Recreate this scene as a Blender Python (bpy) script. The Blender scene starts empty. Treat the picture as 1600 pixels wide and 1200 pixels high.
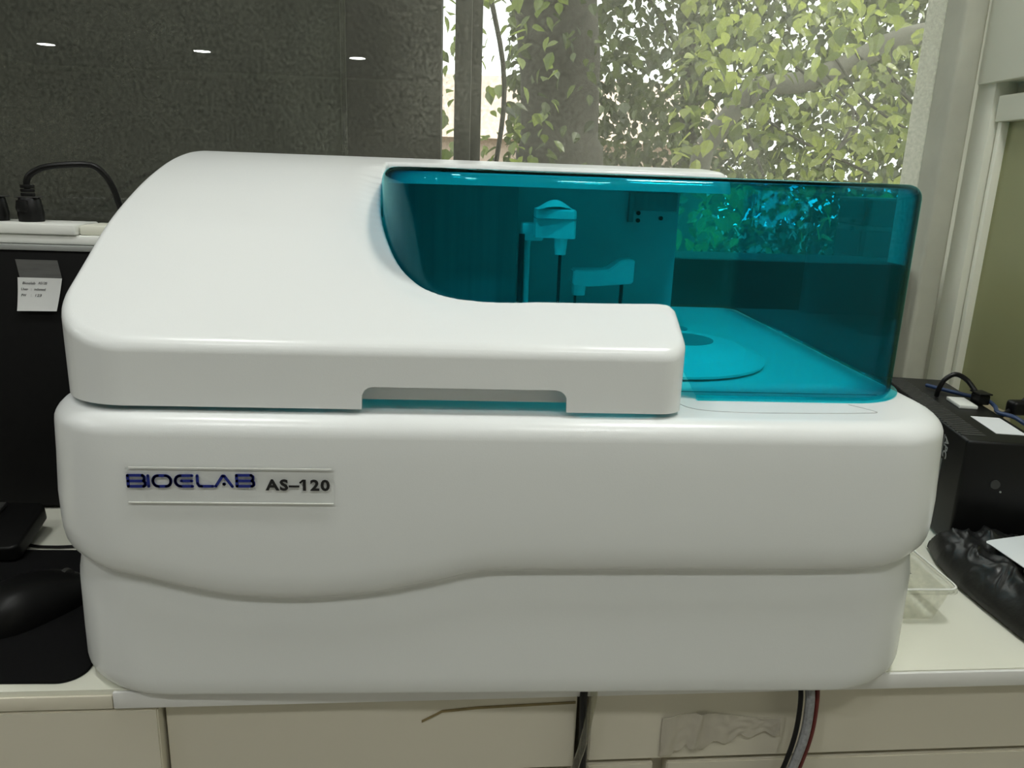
import bpy, bmesh, math, random
from mathutils import Vector, Matrix, noise
from math import sin, cos, pi, radians, sqrt

scene = bpy.context.scene
COL = scene.collection

# ------------------------------------------------------------------ camera
CAM_Z = 0.4255
def make_camera():
    pitch, yaw, roll = radians(15.0), radians(3.8), radians(2.05)
    fw = Vector((sin(yaw)*cos(pitch), cos(yaw)*cos(pitch), -sin(pitch)))
    r = Vector((cos(yaw), -sin(yaw), 0)); u = r.cross(fw)
    r2 = r*cos(roll) + u*sin(roll); u2 = u*cos(roll) - r*sin(roll)
    m = Matrix((r2, u2, -fw)).transposed().to_4x4(); m.translation = (0, 0, CAM_Z)
    cd = bpy.data.cameras.new('camera'); cd.sensor_width = 36.0; cd.lens = 1220.0*36.0/1600.0
    cd.clip_start = 0.02; cd.clip_end = 200
    o = bpy.data.objects.new('camera', cd); COL.objects.link(o); o.matrix_world = m
    scene.camera = o
make_camera()

# ------------------------------------------------------------------ sky, sun, exposure
world = bpy.data.worlds.new('sky'); scene.world = world; world.use_nodes = True
wn = world.node_tree.nodes; wl = world.node_tree.links; wn.clear()
wo = wn.new('ShaderNodeOutputWorld'); wb = wn.new('ShaderNodeBackground')
wb.inputs['Color'].default_value = (0.96, 1.0, 0.97, 1); wb.inputs['Strength'].default_value = 2.8
wl.new(wb.outputs[0], wo.inputs[0])
sd = bpy.data.lights.new('sun', 'SUN'); sd.energy = 2.4; sd.angle = radians(1.0); sd.color = (1.0, 0.95, 0.82)
so = bpy.data.objects.new('sun', sd); COL.objects.link(so)
so.rotation_euler = Vector((-0.95, -0.004, -0.9)).to_track_quat('-Z', 'Y').to_euler()
scene.view_settings.view_transform = 'Standard'; scene.view_settings.look = 'None'
scene.view_settings.gamma = 1.0; scene.view_settings.use_curve_mapping = False
scene.view_settings.exposure = 0.13
cy_ = scene.cycles
cy_.use_denoising = True; cy_.use_adaptive_sampling = True; cy_.adaptive_threshold = 0.015
cy_.transparent_max_bounces = 32; cy_.max_bounces = 10; cy_.diffuse_bounces = 5
cy_.sample_clamp_indirect = 6.0; cy_.caustics_reflective = False; cy_.caustics_refractive = False
CEIL = 1.60
# (x, y, watts, beam angle)
LAMPS = [(-4.47, -6.6, 5.0, 180), (-2.85, -6.6, 5.0, 180), (-1.20, -6.6, 5.0, 180), (-2.6, -3.0, 3.2, 140), (-0.7, -3.0, 3.2, 140),
         (-2.3, -0.42, 4.4, 165), (-0.62, -0.42, 4.4, 165), (0.36, -0.42, 4.4, 165),
         (-2.3, 0.40, 3.7, 165), (-0.55, 0.40, 3.5, 165), (0.48, 0.42, 6.2, 165)]

# ------------------------------------------------------------------ materials
MATS = {}
def nodes_of(name):
    m = bpy.data.materials.new(name); m.use_nodes = True
    nt = m.node_tree; nt.nodes.clear()
    out = nt.nodes.new('ShaderNodeOutputMaterial')
    MATS[name] = m
    return m, nt, out
def pmat(name, col, rough=0.5, metal=0.0, var=0.05, scale=30.0, bump=0.0, bscale=400.0, spec=0.5, col2=None, coat=0.0, trans=0.0, alpha=1.0, detail=4.0, stretch=None):
    m, nt, out = nodes_of(name); N = nt.nodes; L = nt.links
    b = N.new('ShaderNodeBsdfPrincipled'); L.new(b.outputs[0], out.inputs[0])
    tc = N.new('ShaderNodeTexCoord'); src = tc.outputs['Object']
    if stretch:
        mp = N.new('ShaderNodeMapping'); mp.inputs['Scale'].default_value = stretch
        L.new(src, mp.inputs[0]); src = mp.outputs[0]
    nz = N.new('ShaderNodeTexNoise'); nz.inputs['Scale'].default_value = scale; nz.inputs['Detail'].default_value = detail
    L.new(src, nz.inputs['Vector'])
    mx = N.new('ShaderNodeMix'); mx.data_type = 'RGBA'
    c2 = col2 if col2 else tuple(max(0, c*(1-2*var)) for c in col)
    mx.inputs[6].default_value = (*c2, 1); mx.inputs[7].default_value = (*col, 1)
    L.new(nz.outputs['Fac'], mx.inputs[0]); L.new(mx.outputs[2], b.inputs['Base Color'])
    b.inputs['Roughness'].default_value = rough; b.inputs['Metallic'].default_value = metal
    b.inputs['Specular IOR Level'].default_value = spec
    b.inputs['Coat Weight'].default_value = coat
    b.inputs['Transmission Weight'].default_value = trans
    b.inputs['Alpha'].default_value = alpha
    if bump > 0:
        n2 = N.new('ShaderNodeTexNoise'); n2.inputs['Scale'].default_value = bscale; n2.inputs['Detail'].default_value = 2
        L.new(src, n2.inputs['Vector'])
        bp = N.new('ShaderNodeBump'); bp.inputs['Strength'].default_value = bump; bp.inputs['Distance'].default_value = 0.001
        L.new(n2.outputs['Fac'], bp.inputs['Height']); L.new(bp.outputs[0], b.inputs['Normal'])
    return m
def clear_mat(name, tint, gloss_rough=0.02, ior=1.45, dust=None, refl=(1.0, 1.0, 1.0)):
    """clear sheet: tinted straight transmission, Fresnel reflection, optional dust on it"""
    m, nt, out = nodes_of(name); N = nt.nodes; L = nt.links
    tr = N.new('ShaderNodeBsdfTransparent'); tr.inputs[0].default_value = (*tint, 1)
    gl = N.new('ShaderNodeBsdfGlossy'); gl.inputs['Roughness'].default_value = gloss_rough
    gl.inputs['Color'].default_value = (*refl, 1)
    geo = N.new('ShaderNodeNewGeometry')
    mi = N.new('ShaderNodeMix'); mi.data_type = 'FLOAT'
    mi.inputs[2].default_value = ior; mi.inputs[3].default_value = 1.0/ior
    L.new(geo.outputs['Backfacing'], mi.inputs[0])
    fr = N.new('ShaderNodeFresnel'); L.new(mi.outputs[0], fr.inputs['IOR'])
    mx = N.new('ShaderNodeMixShader'); L.new(fr.outputs[0], mx.inputs[0])
    base = tr.outputs[0]
    if dust:
        amt, lo, col = dust
        tc = N.new('ShaderNodeTexCoord')
        n1 = N.new('ShaderNodeTexNoise'); n1.inputs['Scale'].default_value = 5.0; n1.inputs['Detail'].default_value = 6
        n2 = N.new('ShaderNodeTexNoise'); n2.inputs['Scale'].default_value = 170.0; n2.inputs['Detail'].default_value = 3
        L.new(tc.outputs['Object'], n1.inputs['Vector']); L.new(tc.outputs['Object'], n2.inputs['Vector'])
        r1 = N.new('ShaderNodeMapRange'); r1.inputs[1].default_value = 0.35; r1.inputs[2].default_value = 0.7
        r1.inputs[3].default_value = lo; r1.inputs[4].default_value = amt
        L.new(n1.outputs['Fac'], r1.inputs[0])
        r2 = N.new('ShaderNodeMapRange'); r2.inputs[1].default_value = 0.35; r2.inputs[2].default_value = 0.75
        r2.inputs[3].default_value = 0.4; r2.inputs[4].default_value = 1.9
        L.new(n2.outputs['Fac'], r2.inputs[0])
        mu = N.new('ShaderNodeMath'); mu.operation = 'MULTIPLY'
        L.new(r1.outputs[0], mu.inputs[0]); L.new(r2.outputs[0], mu.inputs[1])
        df = N.new('ShaderNodeBsdfDiffuse'); df.inputs[0].default_value = (*col, 1)
        tl = N.new('ShaderNodeBsdfTranslucent'); tl.inputs[0].default_value = (*col, 1)
        ad = N.new('ShaderNodeMixShader'); ad.inputs[0].default_value = 0.6
        L.new(df.outputs[0], ad.inputs[1]); L.new(tl.outputs[0], ad.inputs[2])
        md = N.new('ShaderNodeMixShader'); L.new(mu.outputs[0], md.inputs[0])
        L.new(tr.outputs[0], md.inputs[1]); L.new(ad.outputs[0], md.inputs[2])
        base = md.outputs[0]
    L.new(base, mx.inputs[1]); L.new(gl.outputs[0], mx.inputs[2])
    L.new(mx.outputs[0], out.inputs[0])
    return m
def leaf_mat(name, c1, c2):
    m, nt, out = nodes_of(name); N = nt.nodes; L = nt.links
    geo = N.new('ShaderNodeNewGeometry')
    mx = N.new('ShaderNodeMix'); mx.data_type = 'RGBA'
    mx.inputs[6].default_value = (*c1, 1); mx.inputs[7].default_value = (*c2, 1)
    oi = N.new('ShaderNodeObjectInfo')
    ad = N.new('ShaderNodeMath'); ad.operation = 'ADD'; L.new(geo.outputs['Random Per Island'], ad.inputs[0]); L.new(oi.outputs['Random'], ad.inputs[1])
    fr = N.new('ShaderNodeMath'); fr.operation = 'FRACT'; L.new(ad.outputs[0], fr.inputs[0])
    L.new(fr.outputs[0], mx.inputs[0])
    d = N.new('ShaderNodeBsdfDiffuse'); t = N.new('ShaderNodeBsdfTranslucent')
    L.new(mx.outputs[2], d.inputs[0]); L.new(mx.outputs[2], t.inputs[0])
    s = N.new('ShaderNodeMixShader'); s.inputs[0].default_value = 0.55
    L.new(d.outputs[0], s.inputs[1]); L.new(t.outputs[0], s.inputs[2])
    g = N.new('ShaderNodeBsdfGlossy'); g.inputs['Roughness'].default_value = 0.35
    s2 = N.new('ShaderNodeMixShader'); s2.inputs[0].default_value = 0.05
    L.new(s.outputs[0], s2.inputs[1]); L.new(g.outputs[0], s2.inputs[2]); L.new(s2.outputs[0], out.inputs[0])
    return m
def emit_mat(name, col, strength):
    m, nt, out = nodes_of(name); e = nt.nodes.new('ShaderNodeEmission')
    e.inputs[0].default_value = (*col, 1); e.inputs[1].default_value = strength
    nt.links.new(e.outputs[0], out.inputs[0]); return m

pmat('white_shell', (0.80, 0.82, 0.815), rough=0.27, var=0.012, scale=8, bump=0.05, bscale=900)
pmat('white_paint', (0.88, 0.88, 0.76), rough=0.5, var=0.03, scale=6)
pmat('deck_white', (0.86, 0.88, 0.88), rough=0.4, var=0.015)
pmat('inner_panel', (0.62, 0.65, 0.66), rough=0.45, var=0.05, scale=5)
pmat('inner_dark', (0.36, 0.38, 0.39), rough=0.5, var=0.2, scale=9, stretch=(12, 1, 0.4))  # dark tone is under-lid shade, streaks a reflection, both put into the colour
pmat('hub_grey', (0.30, 0.32, 0.33), rough=0.5, var=0.05)
pmat('logo_blue', (0.010, 0.022, 0.22), rough=0.4, var=0.02)
pmat('ink_black', (0.008, 0.008, 0.009), rough=0.45, var=0.02)
pmat('pen_ink', (0.03, 0.03, 0.035), rough=0.7, var=0.1)
pmat('black_plastic', (0.006, 0.006, 0.006), rough=0.42, var=0.15, scale=60, bump=0.05, bscale=1200, spec=0.28)
pmat('black_matte', (0.006, 0.006, 0.006), rough=0.75, var=0.2, scale=80, spec=0.2)
pmat('charcoal', (0.045, 0.045, 0.042), rough=0.5, var=0.15, scale=60)
pmat('pad_cloth', (0.007, 0.007, 0.0075), rough=0.9, var=0.25, scale=300, bump=0.3, bscale=1500, spec=0.15)
pmat('black_rubber', (0.007, 0.007, 0.007), rough=0.4, var=0.1, spec=0.25)
pmat('grey_print', (0.35, 0.35, 0.35), rough=0.6, var=0.05)
pmat('grey_edge', (0.30, 0.31, 0.30), rough=0.4, var=0.05)
pmat('strip_white', (0.86, 0.87, 0.83), rough=0.4, var=0.02)
pmat('paper_white', (0.80, 0.82, 0.84), rough=0.8, var=0.02)
pmat('note_white', (0.76, 0.77, 0.76), rough=0.85, var=0.04, scale=60)
pmat('note_grey', (0.14, 0.14, 0.135), rough=0.85, var=0.25, scale=40, stretch=(1, 1, 8))
pmat('counter_cream', (0.84, 0.84, 0.73), rough=0.35, var=0.04, scale=4, coat=0.1)
pmat('counter_edge', (0.80, 0.80, 0.78), rough=0.4, var=0.04, scale=20)
pmat('cabinet_cream', (0.70, 0.66, 0.55), rough=0.5, var=0.05, scale=3, col2=(0.65, 0.61, 0.505))
pmat('cabinet_gap', (0.02, 0.018, 0.015), rough=0.8)
pmat('tape_cream', (0.56, 0.52, 0.43), rough=0.7, var=0.12, scale=60, bump=0.4, bscale=120)
pmat('old_glue', (0.30, 0.23, 0.10), rough=0.6, var=0.2, scale=60)
pmat('hose_grey', (0.42, 0.43, 0.44), rough=0.5, var=0.35, scale=260, bump=0.5, bscale=600)
pmat('hose_red', (0.14, 0.015, 0.012), rough=0.4, var=0.1)
pmat('blue_cable', (0.03, 0.06, 0.15), rough=0.45, var=0.1)
pmat('cardboard', (0.36, 0.31, 0.20), rough=0.85, var=0.12, scale=30)
pmat('bag_black', (0.014, 0.014, 0.014), rough=0.36, var=0.2, scale=50, bump=0.25, bscale=160, spec=0.45)
pmat('concrete', (0.62, 0.62, 0.52), rough=0.85, var=0.15, scale=14, bump=0.6, bscale=60)
pmat('olive_panel', (0.33, 0.34, 0.17), rough=0.35, var=0.08, scale=2.0)
pmat('room_wall', (0.72, 0.72, 0.62), rough=0.8, var=0.04, scale=3)
pmat('room_floor', (0.52, 0.50, 0.45), rough=0.5, var=0.08, scale=5)
pmat('ceiling_white', (0.75, 0.75, 0.72), rough=0.9, var=0.02, scale=5)
pmat('dark_board', (0.030, 0.029, 0.024), rough=0.7, var=0.25, scale=3, col2=(0.018, 0.018, 0.015))
pmat('bark', (0.055, 0.05, 0.04), rough=0.9, var=0.3, scale=16, bump=1.0, bscale=24, stretch=(1, 1, 0.25))
pmat('bough_bark', (0.22, 0.21, 0.18), rough=0.9, var=0.2, scale=20, bump=0.8, bscale=40)
pmat('post_metal', (0.06, 0.06, 0.05), rough=0.7, var=0.15, scale=20)
pmat('brick_brown', (0.15, 0.115, 0.09), rough=0.9, var=0.25, scale=30, bump=0.6, bscale=90)
pmat('parapet_brown', (0.13, 0.11, 0.09), rough=0.9, var=0.2, scale=12)
pmat('mortar', (0.26, 0.24, 0.20), rough=0.95, var=0.15, scale=60)
pmat('house_pink', (0.62, 0.48, 0.40), rough=0.85, var=0.06, scale=4, stretch=(0.3, 1, 12))
pmat('house_roof', (0.25, 0.18, 0.15), rough=0.9, var=0.15)
pmat('soil', (0.20, 0.18, 0.11), rough=0.95, var=0.3, scale=3)
pmat('steel', (0.45, 0.46, 0.47), rough=0.3, metal=0.8, var=0.03)
pmat('teal_dark_rod', (0.02, 0.02, 0.025), rough=0.4, var=0.05)
mt_ = clear_mat('teal_acrylic', (1, 1, 1), gloss_rough=0.015, ior=1.42, refl=(0.35, 0.85, 0.88))
va = mt_.node_tree.nodes.new('ShaderNodeVolumeAbsorption')       # real absorption inside the 3 mm sheet
va.inputs['Density'].default_value = 930.0; va.inputs['Color'].default_value = (0.0, 0.885, 0.928, 1)
mt_.node_tree.links.new(va.outputs[0], [n for n in mt_.node_tree.nodes if n.type == 'OUTPUT_MATERIAL'][0].inputs['Volume'])
clear_mat('teal_rim', (0.30, 0.90, 0.95), gloss_rough=0.1, ior=1.45, refl=(0.5, 0.9, 0.9))
clear_mat('glass_dusty', (0.97, 0.985, 0.975), gloss_rough=0.004, ior=1.5, dust=(0.21, 0.10, (0.62, 0.60, 0.52)))
clear_mat('glass_dust_sheen', (0.90, 0.92, 0.91), gloss_rough=0.004, ior=1.5, dust=(0.34, 0.19, (0.46, 0.47, 0.39)))  # dust film, made heavier to stand for the room's reflection
clear_mat('joint_clear', (0.80, 0.82, 0.78), gloss_rough=0.15, ior=1.45, dust=(0.30, 0.18, (0.6, 0.6, 0.52)))
clear_mat('clear_plastic', (0.975, 0.975, 0.96), gloss_rough=0.12, ior=1.42, dust=(0.12, 0.06, (0.85, 0.85, 0.76)))
clear_mat('clear_plate', (0.992, 0.992, 0.99), gloss_rough=0.10, ior=1.18)
clear_mat('clear_tube', (0.88, 0.88, 0.82), gloss_rough=0.1, ior=1.4, dust=(0.15, 0.08, (0.6, 0.58, 0.5)))
leaf_mat('leaf_green', (0.12, 0.17, 0.04), (0.30, 0.37, 0.09))
leaf_mat('leaf_bright', (0.10, 0.14, 0.04), (0.44, 0.50, 0.13))
leaf_mat('leaf_dark', (0.035, 0.05, 0.02), (0.13, 0.17, 0.055))
emit_mat('lamp_glow', (1.0, 0.985, 0.94), 22.0)

# ------------------------------------------------------------------ object helpers
def empty(name, loc, label, cat, group=None, rz=0.0):
    o = bpy.data.objects.new(name, None); COL.objects.link(o)
    o.location = loc; o.rotation_euler = (0, 0, rz); o.empty_display_size = 0.05
    o['label'] = label; o['category'] = cat
    if group: o['group'] = group
    return o
def tag(o, label=None, cat=None, group=None, kind=None):
    if label: o['label'] = label
    if cat: o['category'] = cat
    if group: o['group'] = group
    if kind: o['kind'] = kind
    return o
def finish_mesh(bm, name, mat, smooth=35):
    me = bpy.data.meshes.new(name); bm.to_mesh(me); bm.free()
    if mat: me.materials.append(MATS[mat])
    if smooth is not None:
        me.polygons.foreach_set('use_smooth', [True]*len(me.polygons))
        me.set_sharp_from_angle(angle=radians(smooth))
    return me
def obj(name, bm, mat, parent=None, local=False, smooth=35, label=None):
    """one mesh object; geometry is given in world space unless local"""
    me = finish_mesh(bm, name, mat, smooth) if not isinstance(bm, bpy.types.Mesh) else bm
    o = bpy.data.objects.new(name, me); COL.objects.link(o)
    if parent:
        o.parent = parent
        if not local and parent.type == 'EMPTY':
            o.matrix_parent_inverse = Matrix.LocRotScale(parent.location, parent.rotation_euler, None).inverted()
    if label: o['label'] = label
    return o
def thing(name, bm, mat, label, cat, group=None, smooth=35):
    return tag(obj(name, bm, mat, smooth=smooth), label, cat, group)
def structure(name, bm, mat, parent=None, smooth=None):
    o = obj(name, bm, mat, parent, smooth=smooth)
    if not parent: o['kind'] = 'structure'
    return o
def B(): return bmesh.new()
def add_box(bm, x0, x1, y0, y1, z0, z1, bev=0.0, seg=2, rot=None, at=None):
    r = bmesh.ops.create_cube(bm, size=1.0); vs = r['verts']
    for v in vs:
        v.co = Vector((x0 + (v.co.x+.5)*(x1-x0), y0 + (v.co.y+.5)*(y1-y0), z0 + (v.co.z+.5)*(z1-z0)))
    if rot is not None:
        c = Vector(at) if at else Vector(((x0+x1)/2, (y0+y1)/2, (z0+z1)/2))
        bmesh.ops.rotate(bm, verts=vs, cent=c, matrix=rot)
    if bev > 0:
        es = list({e for v in vs for e in v.link_edges})
        bmesh.ops.bevel(bm, geom=es, offset=bev, segments=seg, profile=0.5, affect='EDGES')
    return bm
def box(*a, **k): return add_box(B(), *a, **k)
def spline(pts, n=8, closed=False):
    P = [Vector(p) for p in pts]; out = []
    m = len(P); rng = m if closed else m-1
    for i in range(rng):
        p1, p2 = P[i], P[(i+1) % m]
        p0 = P[i-1] if (i > 0 or closed) else p1*2-p2
        p3 = P[(i+2) % m] if (i+2 < m or closed) else p2*2-p1
        for k in range(n):
            t = k/n
            out.append(0.5*((2*p1)+(p2-p0)*t+(2*p0-5*p1+4*p2-p3)*t*t+(3*p1-p0-3*p2+p3)*t*t*t))
    if not closed: out.append(P[-1])
    return out
def add_tube(bm, pts, r, seg=10, caps=True):
    P = [Vector(p) for p in pts]; rings = []
    rr = r if isinstance(r, (list, tuple)) else [r]*len(P)
    up = Vector((0.123, 0.31, 1)).normalized(); prev = None
    for i, p in enumerate(P):
        t = (P[min(i+1, len(P)-1)] - P[max(i-1, 0)]).normalized()
        a = prev if prev is not None else t.cross(up if abs(t.dot(up)) < 0.95 else Vector((1, 0, 0)))
        a = (a - t*a.dot(t)).normalized(); prev = a; b = t.cross(a)
        rings.append([bm.verts.new(p + (a*cos(2*pi*k/seg)+b*sin(2*pi*k/seg))*rr[i]) for k in range(seg)])
    for i in range(len(P)-1):
        for k in range(seg):
            bm.faces.new((rings[i][k], rings[i][(k+1) % seg], rings[i+1][(k+1) % seg], rings[i+1][k]))
    if caps:
        bm.faces.new(rings[0][::-1]); bm.faces.new(rings[-1])
    bmesh.ops.recalc_face_normals(bm, faces=bm.faces)
    return bm
def tube(pts, r, seg=10): return add_tube(B(), pts, r, seg)
def add_lathe(bm, prof, c, seg=32):
    c = Vector(c); rings = []
    for r, z in prof:
        rings.append([bm.verts.new(c + Vector((max(r, 1e-5)*cos(2*pi*k/seg), max(r, 1e-5)*sin(2*pi*k/seg), z))) for k in range(seg)])
    for i in range(len(rings)-1):
        for k in range(seg):
            bm.faces.new((rings[i][k], rings[i][(k+1) % seg], rings[i+1][(k+1) % seg], rings[i+1][k]))
    bm.faces.new(rings[0][::-1]); bm.faces.new(rings[-1])
    bmesh.ops.recalc_face_normals(bm, faces=bm.faces)
    return bm
def lathe(prof, c, seg=32): return add_lathe(B(), prof, c, seg)
def prism(poly, z0, z1, bev=0.0, seg=3):
    bm = B()
    a = [bm.verts.new((x, y, z0)) for x, y in poly]; b = [bm.verts.new((x, y, z1)) for x, y in poly]
    n = len(poly)
    bm.faces.new(a[::-1]); top = bm.faces.new(b)
    for i in range(n): bm.faces.new((a[i], a[(i+1) % n], b[(i+1) % n], b[i]))
    bmesh.ops.recalc_face_normals(bm, faces=bm.faces)
    if bev > 0:
        es = [e for e in bm.edges if all(abs(v.co.z-z1) < 1e-7 for v in e.verts)]
        bmesh.ops.bevel(bm, geom=es, offset=bev, segments=seg, profile=0.5, affect='EDGES')
    return bm
def grid_mesh(fn, nu, nv):
    bm = B(); vs = [[bm.verts.new(fn(i/nu, j/nv)) for j in range(nv+1)] for i in range(nu+1)]
    for i in range(nu):
        for j in range(nv):
            bm.faces.new((vs[i][j], vs[i+1][j], vs[i+1][j+1], vs[i][j+1]))
    return bm
def text_bm(body, size, extrude=0.0002, bold=0.0, shear=0.0, space=1.0):
    cu = bpy.data.curves.new('lettering', 'FONT'); cu.body = body; cu.size = size
    cu.extrude = extrude; cu.offset = bold; cu.shear = shear; cu.space_character = space; cu.resolution_u = 3
    o = bpy.data.objects.new('lettering', cu); COL.objects.link(o)
    dg = bpy.context.evaluated_depsgraph_get(); me = bpy.data.meshes.new_from_object(o.evaluated_get(dg))
    bm = B(); bm.from_mesh(me)
    bpy.data.objects.remove(o); bpy.data.curves.remove(cu); bpy.data.meshes.remove(me)
    return bm
def interp(tab, x):
    if x <= tab[0][0]:
        return tab[0][1]
    for (a, b), (c, d) in zip(tab, tab[1:]):
        if x <= c: return b + (d-b)*(x-a)/(c-a)
    return tab[-1][1]
def smooth_tab(tab, n=8):
    return [(p.x, p.y) for p in spline([(a, b, 0) for a, b in tab], n)]

# ------------------------------------------------------------------ the room
GY = 1.30                                    # inner face of the window glass
def EDGE(x): return 0.588 + 0.0289*x         # front edge of the counter (runs slightly askew)
WX = 0.80                                    # right-hand wall line
structure('floor', box(-6, 1.2, -9, 1.5, -0.85, -0.80), 'room_floor')
structure('ceiling', box(-6, 1.2, -9, 1.5, CEIL, CEIL+0.06), 'ceiling_white')
structure('wall_left', box(-5.72, -5.62, -9, 1.5, -0.8, CEIL), 'room_wall')
structure('wall_back', box(-6, 1.2, -8.75, -8.65, -0.8, CEIL), 'room_wall')
structure('wall_right', box(WX+0.03, 1.1, -9, 1.5, -0.8, CEIL), 'room_wall')
wb_ = box( -5.7, WX+0.03, GY-0.012, GY+0.14, 1.45, CEIL)
structure('wall_below_window', box(-5.7, 0.745, GY-0.012, GY+0.14, -0.8, 0.300), 'parapet_brown')
structure('wall_window', wb_, 'room_wall')
# concrete reveal between window and right wall
structure('trim_1', box(0.752, 0.790, 1.250, 1.307, 0.0, CEIL, bev=0.006, seg=3), 'concrete', smooth=40)
# white boards of the right-hand wall
t2 = structure('trim_2', box(WX-0.006, WX+0.03, 1.208, 1.252, 0.0, CEIL, bev=0.002), 'white_paint', smooth=30)
t3 = structure('trim_3', box(WX, WX+0.03, 0.45, 1.206, 0.528, 0.566, bev=0.002), 'white_paint', smooth=30)
t4 = structure('trim_4', box(WX+0.004, WX+0.03, 1.194, 1.2035, 0.02, 0.528, bev=0.001), 'white_paint', smooth=30)
structure('trim_5', box(WX+0.006, WX+0.03, 0.45, 1.206, 0.0, 0.062, bev=0.002), 'white_paint', smooth=30)
structure('wall_right_panel', box(WX+0.016, WX+0.03, 0.45, 1.2035, 0.05, 0.528), 'olive_panel')
wc = empty('wall_cabinet', (WX, 0.85, 0.584), 'white cabinet high on the right-hand wall, cut by the top right corner', 'cabinet')
obj('body', box(WX-0.002, WX+0.03, 0.45, 1.2425, 0.586, 1.4), 'white_paint', wc)
obj('door', box(WX-0.016, WX-0.003, 0.45, 1.2405, 0.584, 1.395, bev=0.0015), 'white_paint', wc)

# window: two panes of glass and the joint between them
win = empty('window_1', (0.0, GY, 0.300), 'two big fixed panes with a clear vertical joint', 'window')
del win['category']; win['kind'] = 'structure'
obj('pane', box(-5.6, -0.1955, GY, GY+0.006, 0.300, 1.45), 'glass_dust_sheen', win, smooth=None, label='dark reflective pane behind the computer')
obj('pane', box(-0.1875, 0.7515, GY, GY+0.006, 0.300, 1.45), 'glass_dusty', win, smooth=None, label='dusty pane with garden behind it')
obj('joint', box(-0.1955, -0.1875, GY-0.002, GY+0.008, 0.300, 1.45, bev=0.0015), 'joint_clear', win)

# ceiling downlights (their mirror images show in the dark pane)
for i, (x, y, watts, beam) in enumerate(LAMPS):
    far = y < -5
    d = empty('downlight', (x, y, CEIL), (('leftmost', 'middle', 'rightmost')[i] + ' of the three round downlights mirrored in the window glass'
              if far else 'round white downlight in the ceiling behind the camera, outside the picture'), 'ceiling light',
              'far row of ceiling downlights' if far else 'near ceiling downlights')
    obj('ring', lathe([(0.088, -0.001), (0.105, -0.001), (0.103, -0.008), (0.090, -0.010)], (x, y, CEIL), 28), 'ceiling_white', d)
    obj('diffuser', lathe([(0.0, -0.0015), (0.087, -0.0015), (0.087, -0.005), (0.0, -0.005)], (x, y, CEIL), 28), 'lamp_glow', d)
    ld = bpy.data.lights.new('downlight_lamp', 'AREA'); ld.shape = 'DISK'; ld.size = 0.17; ld.energy = watts; ld.color = (0.985, 1.0, 0.965); ld.spread = radians(beam)
    lo = bpy.data.objects.new('downlight_lamp', ld); COL.objects.link(lo); lo.location = (x, y, CEIL-0.012)

# ------------------------------------------------------------------ counter and base cabinets
ct = empty('countertop', (0, 0.9, -0.02), 'cream laminate countertop with a white front edge strip', 'countertop')
cp = [(-2.6, EDGE(-2.6)), (WX, EDGE(WX)), (WX, GY-0.012), (-2.6, GY-0.012)]
obj('top', prism(cp, -0.017, 0.0), 'counter_cream', ct, smooth=None)
es = B()
add_box(es, -0.285, WX, -0.0035, 0.0, -0.0165, -0.0008, bev=0.001)
bmesh.ops.rotate(es, verts=es.verts, cent=(0, 0, 0), matrix=Matrix.Rotation(math.atan(0.0289), 3, 'Z'))
bmesh.ops.translate(es, verts=es.verts, vec=(0, 0.5878, 0))
obj('edge_strip', es, 'counter_edge', ct)
eb = B(); add_box(eb, -2.6, -0.286, -0.0025, 0.0, -0.0170, -0.0045, bev=0.0006)
bmesh.ops.rotate(eb, verts=eb.verts, cent=(0, 0, 0), matrix=Matrix.Rotation(math.atan(0.0289), 3, 'Z'))
bmesh.ops.translate(eb, verts=eb.verts, vec=(0, 0.5878, 0))
obj('bare_edge', eb, 'cabinet_cream', ct, label='bare edge where the white strip is missing')
def front_box(x0, x1, d0, d1, z0, z1, bev=0.0012):
    """box whose front follows the counter's edge, set back d0..d1"""
    bm = prism([(x0, EDGE(x0)+d0), (x1, EDGE(x1)+d0), (x1, EDGE(x1)+d1), (x0, EDGE(x0)+d1)], z0, z1)
    if bev: bmesh.ops.bevel(bm, geom=list(bm.edges), offset=bev, segments=2, affect='EDGES')
    return bm
CABS = [(-1.30, -0.2505, 'cream base cabinet under the mouse pad at the left', -0.30),
        (-0.2475, 0.1085, 'middle cream base cabinet with a yellowish glue line, left of the dark slot', -0.0985),
        (0.1215, 0.795, 'cream base cabinet with crumpled tape, under the right half of the analyzer', -0.0925)]
for x0, x1, lab, zs in CABS:
    c = empty('base_cabinet', ((x0+x1)/2, 0.9, -0.8), lab, 'cabinet')
    obj('body', front_box(x0+.001, x1-.001, 0.024, 0.6, -0.80, -0.0175, bev=0), 'cabinet_gap' if False else 'cabinet_cream', c, smooth=None)
    obj('drawer', front_box(x0, x1, 0.006 if x0 > -1 else -0.0024, 0.023, zs, -0.0185), 'cabinet_cream', c)
    if x0 > 0:
        for a, b in ((x0, x0+0.062), (x0+0.075, x1)):
            obj('door', front_box(a, b, 0.006, 0.023, -0.77, zs-0.0045), 'cabinet_cream', c)
    else:
        obj('door', front_box(x0, x1, 0.006, 0.023, -0.77, zs-0.003), 'cabinet_cream', c)
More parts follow.
